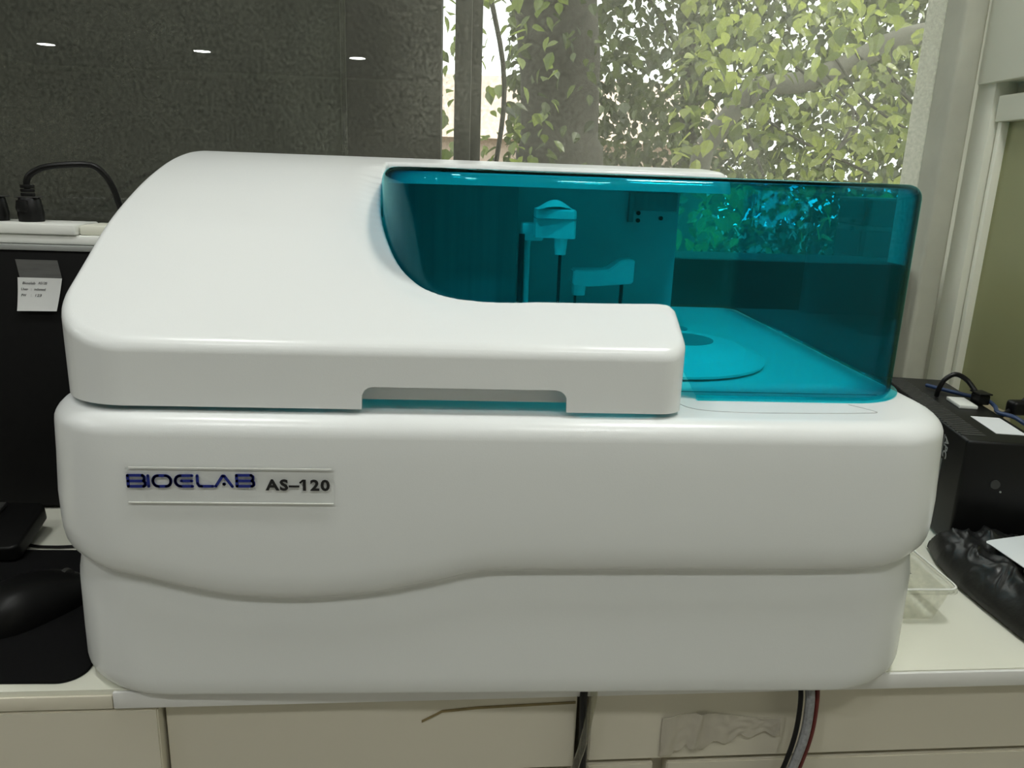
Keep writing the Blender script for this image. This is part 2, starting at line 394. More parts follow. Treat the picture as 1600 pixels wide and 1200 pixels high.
# crumpled tape left on the right drawer, and glue on the middle one
def tape_fn(u, v):
    x = 0.188 + u*0.112
    zt = -0.0475 + 0.004*sin(u*5); zb = -0.0885 + 0.022*min(1, u*1.3) + 0.003*sin(u*31) + (0.006 if 0.10 < u < 0.22 else 0)
    z = zb + v*(zt-zb)
    bulge = 0.0006 + 0.0016*(1-v) + 0.0022*abs(noise.noise((u*9, v*3, 4.2))) + 0.003*math.exp(-((u-0.06)/0.05)**2) + 0.004*math.exp(-((u-0.27-0.05*v)/0.03)**2)
    return Vector((x, EDGE(x)+0.006-bulge, z))
tb = grid_mesh(tape_fn, 60, 12)
r = bmesh.ops.extrude_face_region(tb, geom=list(tb.faces)); bmesh.ops.translate(tb, vec=(0, 0.0009, 0), verts=[g for g in r['geom'] if isinstance(g, bmesh.types.BMVert)])
bmesh.ops.recalc_face_normals(tb, faces=tb.faces)
thing('crumpled_tape', tb, 'tape_cream', 'crumpled cream tape strip stuck to the drawer front below the analyzer', 'tape', smooth=60)
gl = B()
gp = [(-0.030, -0.0445), (-0.012, -0.0345), (0.020, -0.0318), (0.060, -0.0305), (0.107, -0.029)]
for (x0, z0), (x1, z1) in zip(gp, gp[1:]):
    v = [gl.verts.new((x, EDGE(x)+0.0052+dy, z+dz)) for dy in (0, 0.0009) for x, z, dz in ((x0, z0, -0.0011), (x1, z1, -0.0011), (x1, z1, 0.0011), (x0, z0, 0.0011))]
    for f in ((0, 1, 2, 3), (7, 6, 5, 4), (0, 4, 5, 1), (3, 2, 6, 7), (1, 5, 6, 2), (0, 3, 7, 4)): gl.faces.new([v[i] for i in f])
thing('glue_line', gl, 'old_glue', 'yellowish old glue line along the top of the middle drawer', 'glue')

# ------------------------------------------------------------------ the analyzer
AN = empty('chemistry_analyzer', (0.044, 0.85, 0.0), 'large white benchtop analyzer with a teal see-through cover', 'analyzer')
XL, XR, YF, YB, RC = -0.3277, 0.4145, 0.561, 1.145, 0.070
DECK = 0.2455
WAVE = smooth_tab([(-0.32, 0.1225), (-0.294, 0.1185), (-0.28, 0.1146), (-0.2564, 0.1105), (-0.2327, 0.1042), (-0.2087, 0.0981), (-0.1794, 0.0930), (-0.1347, 0.0908),
        (-0.0944, 0.0931), (-0.059, 0.0977), (-0.0183, 0.1063), (0.0122, 0.1138), (0.0429, 0.1162), (0.1467, 0.1168), (0.3065, 0.1176), (0.36, 0.1215), (0.385, 0.127)], 4)
def body_mesh():
    plan = []                                           # (kind, x-param...) walked counter-clockwise from front left
    def ring(ix, iy):
        x0, x1, y0, y1 = XL+ix, XR-ix, YF+iy, YB-iy
        pts = []
        def arc(cx, cy, a0, R=RC):
            for k in range(13):
                a = radians(a0 + 90*k/12); pts.append((cx+R*cos(a), cy+R*sin(a)))
        arc(x0+RC, y0+RC, 180)
        for k in range(1, 90): pts.append((x0+RC+(x1-x0-2*RC)*k/90, y0))
        arc(x1-RC, y0+RC, 270)
        arc(x1-.02, y1-.02, 0, .02)
        arc(x0+.02, y1-.02, 90, .02)
        return pts
    base = ring(0, 0); zw = [interp(WAVE, x) if y < YF+RC+.001 else (0.1225 if x < 0 else 0.127) for x, y in base]
    lv = []
    for k in range(7):
        th = radians(15*k); lv.append((('a', 0.019*(1-cos(th))), 0.019*(1-sin(th))+0.0036, 0.0085+0.003*(1-sin(th))))
    lv += [(('a', 0.045), .0038, .0085), (('w', -.034), .0046, .0085), (('w', -.026), .0052, .0089), (('w', -.017), .0066, .0098), (('w', -.009), .0074, .0107), (('w', -.004), .0078, .0111), (('w', -.0015), .0078, .0111),
           (('w', 0), .0072, .0102), (('w', .0010), .0060, .0086), (('w', .0022), .0046, .0064), (('w', .004), .0032, .0044), (('w', .0065), .0020, .0028), (('w', .011), .0009, .0014), (('w', .018), .0002, .0005), (('w', .027), 0, 0.0001)]
    lv += [(('a', 0.172), 0, 0), (('a', 0.205), .002, .0006)]
    R = 0.017
    for k in range(9):
        th = radians(90*k/8); lv.append((('a', DECK-R+R*sin(th)), .003+R*(1-cos(th)), .001+R*(1-cos(th))))
    bm = B(); prev = None; first = None
    for (md, z), ix, iy in lv:
        pts = ring(ix, iy)
        vs = [bm.verts.new((x, y, z if md == 'a' else zw[i]+z)) for i, (x, y) in enumerate(pts)]
        if prev:
            n = len(vs)
            for i in range(n): bm.faces.new((prev[i], prev[(i+1) % n], vs[(i+1) % n], vs[i]))
        else: first = vs
        prev = vs
    bm.faces.new(first[::-1]); bm.faces.new(prev)
    return bm
obj('base_housing', body_mesh(), 'white_shell', AN, smooth=50)

PROF = smooth_tab([(0.54, 0.2845), (0.573, 0.2985), (0.60, 0.3118), (0.63, 0.3275), (0.665, 0.3475), (0.712, 0.3745), (0.764, 0.3965), (0.813, 0.4135), (0.867, 0.4278),
        (0.916, 0.4360), (0.959, 0.4395), (1.0, 0.4402), (1.06, 0.4385), (1.12, 0.434)], 6)
def prof(y): return interp(PROF, y)
def cap_mesh(poly, rs, top, planes_x, planes_y, segs=6):
    """flat polygon with a rounded border, sliced, then lifted on to the surface top(y)"""
    n = len(poly); P = [Vector(p) for p in poly]; nor = []
    for i in range(n):
        a = (P[i]-P[i-1]).normalized(); b = (P[(i+1) % n]-P[i]).normalized()
        na = Vector((-a.y, a.x)); nb = Vector((-b.y, b.x)); m = (na+nb).normalized()
        nor.append(m / max(0.45, m.dot(na)))
    bm = B(); prev = None
    for k in range(segs+1):
        th = radians(90*k/segs)
        vs = []
        for i in range(n):
            q = P[i] + nor[i]*rs[i]*(1-cos(th)); vs.append(bm.verts.new((q.x, q.y, rs[i]*(1-sin(th)))))
        if prev:
            for i in range(n): bm.faces.new((prev[i], prev[(i+1) % n], vs[(i+1) % n], vs[i]))
        prev = vs
    f = bm.faces.new(prev); f.normal_update()
    for y in planes_y: bmesh.ops.bisect_plane(bm, geom=bm.verts[:]+bm.edges[:]+bm.faces[:], dist=1e-6, plane_co=(0, y, 0), plane_no=(0, 1, 0))
    for x in planes_x: bmesh.ops.bisect_plane(bm, geom=bm.verts[:]+bm.edges[:]+bm.faces[:], dist=1e-6, plane_co=(x, 0, 0), plane_no=(1, 0, 0))
    bmesh.ops.triangulate(bm, faces=[q for q in bm.faces if len(q.verts) > 4], ngon_method='EAR_CLIP')
    for v in bm.verts: v.co.z = top(v.co.y) - v.co.z
    return bm, P, nor
def inward(P, nor, co):
    best = min(range(len(P)), key=lambda i: (P[i].x-co.x)**2+(P[i].y-co.y)**2)
    return nor[best].normalized()
def arc_pts(cx, cy, r, a0, a1, n):
    return [(cx+r*cos(radians(a0+(a1-a0)*k/n)), cy+r*sin(radians(a0+(a1-a0)*k/n))) for k in range(n+1)]
# outline of the window cut in the lid, from the arm to the roof
CUT = [(p.x, p.y) for p in spline([(0.160, 0.6315, 0), (0.12, 0.6305, 0), (0.075, 0.630, 0), (0.038, 0.630, 0), (0.010, 0.6335, 0), (-0.016, 0.641, 0), (-0.040, 0.657, 0),
        (-0.060, 0.686, 0), (-0.075, 0.735, 0), (-0.083, 0.80, 0), (-0.086, 0.87, 0), (-0.086, 0.900, 0)], 5)]
LX0, LX1, LYF, LYB = -0.3125, 0.1745, 0.573, 1.115
outer = [(LX0, LYB), (LX0, 0.95), (LX0, 0.8), (LX0, 0.7)] + arc_pts(LX0+.062, LYF+.062, .062, 180, 270, 14)
outer += [(x, LYF) for x in (-0.2, -0.1, 0.0, 0.1)] + arc_pts(LX1-.020, LYF+.020, .020, -90, 0, 7) + [(LX1, 0.610)] + arc_pts(LX1-.010, 0.6215, .010, 0, 90, 5)[0:5]
roof = [(0.0, 0.905), (0.15, 0.905), (0.26, 0.905)] + arc_pts(0.285, 0.930, .025, -90, 0, 5) + [(0.310, 1.0), (0.310, LYB)]
poly = outer + CUT + roof
RL = 0.0075
rs = [RL]*(len(outer)-7) + [.0075, .007, .007, .006, .006, .005, .0045] + [0.0035]*len(CUT) + [0.005]*3 + [0.008, .011, .014, .017, .020, .022] + [0.024, 0.024]
rs[0] = RL
NX0, NX1, NZ = -0.0757, 0.0809, 0.2672
px = [NX0, NX0+.0004, NX0+.002, NX0+.005, NX0+.009, NX1-.009, NX1-.005, NX1-.002, NX1-.0004, NX1] + [-0.25+0.05*k for k in range(11)]
py = [0.575+0.0125*k for k in range(42)]
px += [-0.132+0.004*k for k in range(46)]; py += [0.640+0.006*k for k in range(46)]
lid, LP, LN = cap_mesh(poly, rs, prof, sorted(set(px)), sorted(set(py)))
curve = CUT[12:]
def dip(co):
    if not (-0.14 < co.x < 0.06 and 0.62 < co.y < 0.91): return 0.0
    best = 1.0; w = 0.0
    for k, (a, b) in enumerate(curve):
        d = sqrt((co.x-a)**2+(co.y-b)**2)
        if d < best: best = d; w = min(1.0, k/16.0)*min(1.0, max(0.0, (0.885-b)/0.05))
    t = max(0.0, 1-best/0.030)
    return 0.0060*w*t*t*(3-2*t)
for v in lid.verts: v.co.z -= dip(v.co)
LB = 0.2495
def lid_bottom(x, y):
    if y < LYF+0.004 and NX0+.0002 < x < NX1-.0002:
        e = min(x-NX0, NX1-x); R = 0.009
        return NZ - (R - sqrt(max(0, R*R-(R-e)**2)) if e < R else 0)
    return LB
cutset = CUT + roof[:3]
def on_cut(co):
    return min((co.x-a)**2+(co.y-b)**2 for a, b in cutset) < 0.0075**2 or (co.x < 0.305 and co.x > -0.08 and co.y > 0.64 and co.y < 0.93)
bmesh.ops.recalc_face_normals(lid, faces=lid.faces)
def extrude_border(bm, edges, fn):
    r = bmesh.ops.extrude_edge_only(bm, edges=edges)
    vs = [g for g in r['geom'] if isinstance(g, bmesh.types.BMVert)]; es = [g for g in r['geom'] if isinstance(g, bmesh.types.BMEdge)]
    for v in vs: v.co = fn(v.co)
    return [e for e in es if e.is_boundary]
bd = [e for e in lid.edges if e.is_boundary]
def down(co):
    z = min(co.z-0.001, prof(co.y)-0.022) if on_cut(co) else (lid_bottom(co.x, co.y) if co.y < 0.66 or co.x < 0.2 else 0.412)
    return Vector((co.x, co.y, z))
bd = extrude_border(lid, bd, lambda co: Vector((co.x, co.y, co.z-0.0010)))
bd = extrude_border(lid, bd, down)
def inn(co):
    m = inward(LP, LN, co); return Vector((co.x+m.x*.0035, co.y+m.y*.0035, co.z))
bd = extrude_border(lid, bd, inn)
bd = extrude_border(lid, bd, lambda co: Vector((co.x, co.y, co.z+0.012)))
bmesh.ops.recalc_face_normals(lid, faces=lid.faces)
LID = obj('lid', lid, 'white_shell', AN, smooth=42)
# recess behind the finger notch
hb = box(NX0-.012, NX1+.012, LYF+.016, LYF+.019, 0.2530, 0.286)
add_box(hb, NX0-.012, NX1+.012, LYF+.004, LYF+.019, 0.283, 0.286)
obj('handle_recess', hb, 'white_shell', LID)

# teal cover
cov_front = [(x, y+0.0012) if y < 0.66 else (x+0.0012, y) for x, y in reversed(CUT)]
CR = 0.060; CX, CY0, CYB = 0.3965, 0.6335, 1.132
cov = [(-0.0848, 0.9035)] + cov_front[1:] + [(0.20, CY0-.001), (0.25, CY0-.001), (0.30, CY0-.001)] + arc_pts(CX-CR, CY0-.001+CR, CR, -90, 0, 12)
cov += [(CX, 0.75), (CX, 0.85), (CX, 0.95), (CX, 1.05)] + arc_pts(CX-.02, CYB-.02, .02, 0, 90, 5) + [(0.345, CYB), (0.299, CYB)]
nwall = len(cov)
cov += [(0.299, 1.0), (0.299, 0.9035), (0.25, 0.9035), (0.1, 0.9035)]
crs = [0.012]*nwall + [0.0004]*4
crs[0] = 0.004; crs[1] = .007; crs[2] = .010
CTOP = 0.4290
cm, CP, CN = cap_mesh(cov, crs, lambda y: CTOP, [], [])
wallpts = [Vector(p) for p in cov[:nwall]]
def is_wall_v(co): return co.z < CTOP-0.0035 and min((co.x-p.x)**2+(co.y-p.y)**2 for p in wallpts) < 1e-9
be = [e for e in cm.edges if e.is_boundary and all(is_wall_v(v.co) for v in e.verts)]
def covdown(co):
    if co.x < 0.1745 and co.y < 0.91:
        t = min(1, max(0, (0.1745-co.x)/0.004)); return Vector((co.x, co.y, (DECK+.003)*(1-t) + t*(prof(co.y)-0.012)))
    return Vector((co.x, co.y, DECK+.003))
be = extrude_border(cm, be, lambda co: Vector((co.x, co.y, co.z-0.0012)))
be = extrude_border(cm, be, covdown)
bmesh.ops.recalc_face_normals(cm, faces=cm.faces)
if sum(f.normal.z*f.calc_area() for f in cm.faces) < 0: bmesh.ops.reverse_faces(cm, faces=cm.faces)
COVER = obj('cover', cm, 'teal_acrylic', AN, smooth=40, label='clear teal acrylic cover')
def thicken(o, t, off=-1.0):
    md = o.modifiers.new('thickness', 'SOLIDIFY'); md.thickness = t; md.offset = off
    dg = bpy.context.evaluated_depsgraph_get(); me = bpy.data.meshes.new_from_object(o.evaluated_get(dg))
    o.modifiers.remove(md); me.set_sharp_from_angle(angle=radians(35)); o.data = me
thicken(COVER, 0.003)
# foot flange of the cover
fl = B(); path = [p for p in cov[:nwall] if p[0] > 0.170 and p[1] < 1.10]
loops = []
for i, p in enumerate(path):
    k = cov.index(p); m = -CN[k].normalized(); q = Vector(p)
    loops.append([fl.verts.new((q.x+m.x*a, q.y+m.y*a, DECK+z)) for a, z in ((0.0003, .0004), (0.0060, .0004), (0.0056, .0022), (0.0003, .0034))])
for a, b in zip(loops, loops[1:]):
    for k in range(4): fl.faces.new((a[k], a[(k+1) % 4], b[(k+1) % 4], b[k]))
fl.faces.new(loops[0]); fl.faces.new(loops[-1][::-1]); bmesh.ops.recalc_face_normals(fl, faces=fl.faces)
obj('rim', fl, 'teal_rim', COVER)
# thin curved line on the deck in front of the cover
deck_hairline = spline([(0.178, 0.628, DECK+.0002), (0.188, 0.604, DECK+.0002), (0.215, 0.595, DECK+.0002), (0.27, 0.594, DECK+.0002), (0.335, 0.598, DECK+.0002), (0.343, 0.604, DECK+.0002), (0.330, 0.622, DECK+.0002)], 8)
obj('deck_hairline', tube(deck_hairline, 0.00025, 5), 'grey_edge', AN)

# inside: rear panel, side panels with under-lid shade in their colour, turntable, arms
obj('rear_panel', box(0.067, 0.297, 1.098, 1.106, DECK, 0.4215), 'inner_panel', AN)
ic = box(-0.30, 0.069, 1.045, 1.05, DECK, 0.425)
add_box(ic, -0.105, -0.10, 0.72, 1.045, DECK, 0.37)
obj('inner_shade_panel', ic, 'inner_dark', AN)
br = box(0.232, 0.292, 1.09, 1.098, 0.384, 0.408, bev=.001); add_box(br, 0.225, 0.231, 1.085, 1.098, 0.368, 0.408)
BRK = obj('bracket', br, 'inner_dark', AN)
for x, z in ((0.240, 0.380), (0.240, 0.370), (0.272, 0.374)):
    obj('screw', tube([(x, 1.098, z), (x, 1.0945, z)], 0.003, 8), 'black_plastic', BRK)
TC = (0.208, 0.795)
disc = obj('turntable', lathe([(0.0, 0.0), (0.094, 0.0), (0.106, 0.0018), (0.107, 0.0045), (0.088, 0.0125), (0.086, 0.0135), (0.0, 0.0135)], (*TC, DECK+.0004), 48), 'deck_white', AN, smooth=30)
obj('hub_recess', lathe([(0.0, 0.0), (0.033, 0.0), (0.033, 0.0006), (0.0, 0.0006)], (0.238, 0.820, DECK+.0139), 24), 'hub_grey', disc)
obj('hub_knob', lathe([(0.0, 0.0), (0.006, 0.0), (0.006, 0.008), (0.004, 0.010), (0.0, 0.010)], (0.196, 0.760, DECK+.0139), 16), 'black_plastic', disc)
obj('inlet_port', lathe([(0.0, 0.0), (0.020, 0.0), (0.020, 0.0008), (0.0, 0.0008)], (0.262, 0.955, DECK+.0002), 24), 'hub_grey', AN)
obj('deck_line', box(0.10, 0.372, 0.6545, 0.6555, DECK, DECK+.0006), 'grey_edge', AN)
# first probe arm: wedge head with a domed top
a1 = B()
hd = [(0.0790, 0.885), (0.1205, 0.875), (0.1235, 0.880), (0.1235, 0.915), (0.1, 0.93), (0.079, 0.915)]
obj_bm = prism(hd, 0.3585, 0.3905, bev=0.003)
ARM1 = obj('probe_arm', obj_bm, 'deck_white', AN)
capb = grid_mesh(lambda u, v: Vector((0.0795+u*0.0435, 0.878+v*0.045, 0.3895 + 0.0105*max(0, sin(pi*min(1, max(0, u*1.0))))**1.3*sin(pi*(0.12+0.76*v)))), 18, 10)
obj('head_cap', capb, 'deck_white', ARM1, smooth=60)
obj('split_line', box(0.0785, 0.1238, 0.8745, 0.931, 0.3795, 0.3802), 'inner_dark', ARM1)
obj('nozzle', lathe([(0.0, 0.0), (0.0062, 0.0), (0.0078, 0.019), (0.0, 0.019)], (0.1085, 0.890, 0.3398), 18), 'deck_white', ARM1)
obj('probe', tube([(0.1085, 0.890, 0.342), (0.1085, 0.890, 0.262)], 0.0019, 8), 'teal_dark_rod', ARM1)
obj('beam', box(0.066, 0.092, 0.915, 0.945, 0.352, 0.372, bev=.003), 'inner_panel', ARM1)
obj('column', tube([(0.066, 0.915, 0.36), (0.066, 0.915, DECK)], 0.0035, 12), 'teal_dark_rod', ARM1)
obj('guide_rod', tube([(0.0745, 0.93, 0.36), (0.0745, 0.93, DECK)], 0.003, 10), 'inner_panel', ARM1)
# second arm: crank shaped
cr = [(0.138, 0.2925), (0.160, 0.2905), (0.2165, 0.2955), (0.217, 0.3265), (0.200, 0.3260), (0.183, 0.3125), (0.139, 0.3115)]
c2 = B(); f_ = [c2.verts.new((x, 0.988, z)) for x, z in cr]; g_ = [c2.verts.new((x, 1.018, z)) for x, z in cr]
c2.faces.new(f_); c2.faces.new(g_[::-1])
for i in range(len(cr)): c2.faces.new((f_[i], f_[i-1], g_[i-1], g_[i]))
bmesh.ops.recalc_face_normals(c2, faces=c2.faces)
bmesh.ops.bevel(c2, geom=list(c2.edges), offset=.0018, segments=2, affect='EDGES')
ARM2 = obj('mixer_arm', c2, 'deck_white', AN)
obj('nozzle', lathe([(0.0, 0.0), (0.0085, 0.0), (0.0095, 0.016), (0.0, 0.016)], (0.1485, 1.003, 0.2780), 18), 'deck_white', ARM2)
obj('paddle', tube([(0.1445, 1.003, 0.280), (0.1445, 1.003, 0.252)], 0.0018, 8), 'teal_dark_rod', ARM2)
obj('column', tube([(0.2045, 1.003, 0.297), (0.2045, 1.003, DECK)], 0.0024, 10), 'teal_dark_rod', ARM2)

# nameplate with its lettering
PX0, PX1, PZ0, PZ1 = -0.2495, -0.0955, 0.1766, 0.2080
YP = YF
NPL = obj('nameplate', box(PX0, PX1, YP-0.0012, YP+0.0004, PZ0, PZ1, bev=0.0005), 'clear_plate', AN, label='clear raised nameplate')
def plate(u, v):   # zoom-picture units (95..1515, 125..380) to the plate
    return PX0 + (u-92)/(1518-92)*(PX1-PX0), PZ1 - (v-128 - (u-92)*0.010)/(378-128)*(PZ1-PZ0)
def strokes(paths, w):
    bm = B(); y0 = YP-0.0016; y1 = YP-0.0012
    ux = (PX1-PX0)/1426
    for path in paths:
        pts = [Vector(plate(*p)) for p in path]; h = w*ux/2
        def seg_box(a, b):
            d = (b-a).normalized(); n = Vector((-d.y, d.x))*h
            q = [a+n, b+n, b-n, a-n]
            f = [bm.verts.new((p.x, y0, p.y)) for p in q]; g = [bm.verts.new((p.x, y1, p.y)) for p in q]
            bm.faces.new(f); bm.faces.new(g[::-1])
            for i in range(4): bm.faces.new((f[i], f[i-1], g[i-1], g[i]))
        for a, b in zip(pts, pts[1:]): seg_box(a, b)
        for p in pts:
            f = [bm.verts.new((p.x+h*cos(2*pi*k/12), y0, p.y+h*sin(2*pi*k/12))) for k in range(12)]
            g = [bm.verts.new((p.x+h*cos(2*pi*k/12), y1, p.y+h*sin(2*pi*k/12))) for k in range(12)]
            bm.faces.new(f); bm.faces.new(g[::-1])
            for i in range(12): bm.faces.new((f[i], f[i-1], g[i-1], g[i]))
    bmesh.ops.recalc_face_normals(bm, faces=bm.faces)
    return bm
def arcz(cx, cz, rx, rz, a0, a1, n=8):
    return [(cx+rx*cos(radians(a0+(a1-a0)*k/n)), cz-rz*sin(radians(a0+(a1-a0)*k/n))) for k in range(n+1)]
def letter_b(x0):
    x1 = x0+112
    return [[(x0, 200), (x0, 268)], [(x0, 198), (x1-12, 198)], [(x0, 234), (x1-6, 234)], [(x0, 268), (x1-10, 268)], [(x1-12, 198), (x1, 206), (x1, 224), (x1-8, 234)], [(x1-6, 234), (x1+4, 244), (x1+4, 260), (x1-8, 268)]]
bio = letter_b(110)
bio += [[(247, 200), (247, 268)]]
bio += [arcz(312, 234, 34, 34, 90, 270) + arcz(366, 234, 34, 34, 270, 450) + [(312, 200)]]
bio += [[(545, 200)] + arcz(465, 234, 36, 34, 90, 270) + [(545, 268)], [(470, 234), (542, 234)]]
bio += [[(580, 200), (580, 250), (590, 266), (606, 268), (684, 268)]]
bio += [[(703, 268), (752, 202), (764, 202), (816, 270)]]
bio += letter_b(848)
obj('lettering', strokes(bio, 20), 'logo_blue', NPL, smooth=None, label='blue lettering BIOELAB')
obj('lettering', strokes([[(760, 254), (761, 254)]], 24), 'logo_blue', NPL, smooth=None, label='blue dot inside the letter A')
tx = text_bm('AS\u2013120', 0.0122, extrude=0.0002, bold=0.00042, space=1.15)
xs = [v.co.x for v in tx.verts]; zs_ = [v.co.y for v in tx.verts]
ax0, az1 = plate(1042, 222); ax1, az0 = plate(1488, 300)
for v in tx.verts:
    v.co = Vector((ax0+(v.co.x-min(xs))/(max(xs)-min(xs))*(ax1-ax0), YP-0.0015-v.co.z, az0+(v.co.y-min(zs_))/(max(zs_)-min(zs_))*(az1-az0)))
bmesh.ops.recalc_face_normals(tx, faces=tx.faces)
obj('lettering', tx, 'ink_black', NPL, smooth=None, label='black lettering AS-120')
obj('lettering', strokes([[(1284, 245), (1302, 231)]], 13), 'ink_black', NPL, smooth=None, label='flag of the digit one')
pe = B()
add_box(pe, PX0+.0008, PX1-.0008, YP-0.0018, YP-.0010, PZ0+.0006, PZ0+.0014); add_box(pe, PX0+.003, PX1-.002, YP-0.0016, YP-.0010, PZ1-.0026, PZ1-.0020)
obj('plate_edge', pe, 'strip_white', NPL)
# ------------------------------------------------------------------ hoses and cables hanging below the analyzer
def hang(name, pts, r, mat, label, cat='cable'):
    return thing(name, tube(spline(pts, 8), r, 10), mat, label, cat)
hang('black_cable', [(0.1125, 0.5868, -0.0015), (0.1118, 0.586, -0.02), (0.1135, 0.587, -0.055), (0.1155, 0.589, -0.10), (0.117, 0.600, -0.3), (0.12, 0.605, -0.55)], 0.0034, 'black_rubber', 'black cable hanging into the dark slot between two cabinets')
hang('clear_tube', [(0.1205, 0.5845, -0.0015), (0.119, 0.582, -0.02), (0.1125, 0.5795, -0.06), (0.105, 0.580, -0.10), (0.09, 0.585, -0.25), (0.08, 0.59, -0.5)], 0.0033, 'clear_tube', 'clear plastic tube hanging beside the black cable', 'tube')
hang('braided_hose', [(0.3135, 0.5850, -0.0015), (0.3145, 0.581, -0.02), (0.3125, 0.578, -0.05), (0.306, 0.578, -0.085), (0.295, 0.580, -0.13), (0.27, 0.59, -0.4)], 0.0042, 'hose_grey', 'grey braided hose hanging between red and black tubes', 'hose')
hang('red_tube', [(0.3212, 0.5865, -0.0012), (0.3217, 0.583, -0.02), (0.3197, 0.580, -0.05), (0.3137, 0.580, -0.085), (0.3035, 0.582, -0.13), (0.284, 0.59, -0.4)], 0.0022, 'hose_red', 'thin dark red tube along the braided hose', 'tube')
hang('black_tube', [(0.3058, 0.5862, -0.0012), (0.3063, 0.582, -0.02), (0.3043, 0.579, -0.05), (0.2982, 0.579, -0.085), (0.287, 0.581, -0.13), (0.259, 0.59, -0.4)], 0.0022, 'black_rubber', 'thin black tube along the left of the braided hose', 'tube')

# ------------------------------------------------------------------ left: computer, power strip, notes, keyboard, mouse
pc = empty('computer_tower', (-0.62, 1.05, 0.0), 'black computer tower on the counter left of the analyzer', 'computer')
obj('case', box(-0.80, -0.372, 0.936, 1.17, 0.004, 0.322, bev=0.003), 'black_matte', pc)
obj('top_edge', box(-0.80, -0.372, 0.9345, 1.17, 0.3225, 0.3285, bev=0.0012), 'grey_edge', pc)
for x in (-0.77, -0.41):
    obj('foot', lathe([(0.0, 0.0), (0.012, 0.0), (0.011, 0.005), (0.0, 0.005)], (x, 0.965, 0), 12), 'black_rubber', pc)
ps = empty('power_strip', (-0.62, 0.98, 0.3285), 'white power strip lying on top of the black computer', 'power strip')
obj('base', box(-0.785, -0.395, 0.945, 1.005, 0.3287, 0.3400, bev=0.003), 'strip_white', ps)
obj('lid', box(-0.785, -0.448, 0.942, 1.003, 0.3403, 0.3525, bev=0.002), 'strip_white', ps)
obj('end_cap', box(-0.446, -0.397, 0.948, 1.001, 0.3403, 0.3515, bev=0.002), 'white_paint', ps)
def plug(cx, cyy, label, pts):
    p = empty('power_plug', (cx, cyy, 0.3525), label, 'plug', 'black plugs in the white power strip')
    obj('body', lathe([(0.0, 0.0), (0.0135, 0.0), (0.0140, 0.010), (0.0115, 0.026), (0.0105, 0.0275), (0.0, 0.0275)], (cx, cyy, 0.3527), 20), 'black_plastic', p)
    obj('flange', box(cx-.0125, cx+.0135, cyy-.009, cyy+.009, 0.3800, 0.3815, bev=.0004), 'charcoal', p)
    obj('grip', lathe([(0.0, 0.0), (0.0075, 0.0), (0.0085, 0.004), (0.0072, 0.013), (0.0, 0.0145)], (cx-.003, cyy-.0085, 0.3640), 16), 'black_plastic', p)
    for k in range(3):
        obj('strain_ring', lathe([(0.0, 0), (0.0072, 0), (0.0076, .0022), (0.0072, .0036), (0.0, .0036)], (cx-.001, cyy, 0.3816+k*0.0047), 16), 'black_rubber', p)
    obj('cable', tube(spline(pts, 8), 0.0036, 10), 'black_rubber', p)
plug(-0.5105, 0.972, 'black power plug with a looping cable, standing in the white strip', [(-0.5115, 0.972, 0.388), (-0.511, 0.972, 0.399), (-0.506, 0.973, 0.407), (-0.492, 0.975, 0.4145), (-0.470, 0.980, 0.4185), (-0.448, 0.986, 0.4195), (-0.4385, 0.990, 0.4165), (-0.430, 0.995, 0.406), (-0.4245, 1.0, 0.39), (-0.420, 1.01, 0.36), (-0.42, 1.05, 0.34)])
plug(-0.5505, 0.972, 'black power plug at the left picture edge, standing in the white strip', [(-0.5515, 0.972, 0.388), (-0.554, 0.972, 0.398), (-0.565, 0.973, 0.408), (-0.60, 0.98, 0.41), (-0.66, 0.99, 0.38), (-0.70, 1.02, 0.34)])
# two notes stuck to the computer
def note(name, quad, mat, label, bulge=0.0015, lift=0.0006):
    A, Bq, C, D = [Vector((x, 0, z)) for x, z in quad]
    def fn(u, v):
        p = (A*(1-u)+Bq*u)*(1-v) + (D*(1-u)+C*u)*v
        return Vector((p.x, 0.9358-lift-bulge*v*v, p.z))
    bm = grid_mesh(fn, 8, 8)
    r = bmesh.ops.extrude_face_region(bm, geom=list(bm.faces)); bmesh.ops.translate(bm, vec=(0, 0.0003, 0), verts=[g for g in r['geom'] if isinstance(g, bmesh.types.BMVert)])
    bmesh.ops.recalc_face_normals(bm, faces=bm.faces)
    return bm
thing('sticky_note', note('n', [(-0.5156, 0.3119), (-0.4687, 0.3118), (-0.4655, 0.2915), (-0.5125, 0.2906)], 'note_grey', '', 0.0006, 0.0003), 'note_grey', 'grey ruled sticky note on the black computer, above the white one', 'note')
wn_ = empty('sticky_note', (-0.494, 0.9358, 0.252), 'white handwritten sticky note on the black computer', 'note')
obj('sheet', note('n', [(-0.5148, 0.2912), (-0.4652, 0.2912), (-0.4735, 0.2532), (-0.5180, 0.2525)], 'note_white', '', 0.004, 0.0012), 'note_white', wn_)
for body, x, z, w in (('Bioelab', -0.5100, 0.2835, 0.0145), ('AS120', -0.4925, 0.2838, 0.0100), ('User', -0.5120, 0.2765, 0.0080), (':', -0.5010, 0.2765, 0.0006), ('indomed', -0.4975, 0.2765, 0.0130), ('PW', -0.5125, 0.2695, 0.0060), (':', -0.5015, 0.2695, 0.0006), ('123', -0.4970, 0.2695, 0.0075)):
    tb = text_bm(body, 0.0042, extrude=0.00005, shear=0.25)
    x0 = min(v.co.x for v in tb.verts); x1 = max(v.co.x for v in tb.verts)
    for v in tb.verts:
        zz = z + v.co.y; vv = (0.2912-zz)/0.0383
        v.co = Vector((x+(v.co.x-x0)/(x1-x0)*w, 0.9358-0.0012-0.004*vv*vv-0.0003-v.co.z, zz))
    obj('handwriting', tb, 'pen_ink', wn_, smooth=None)
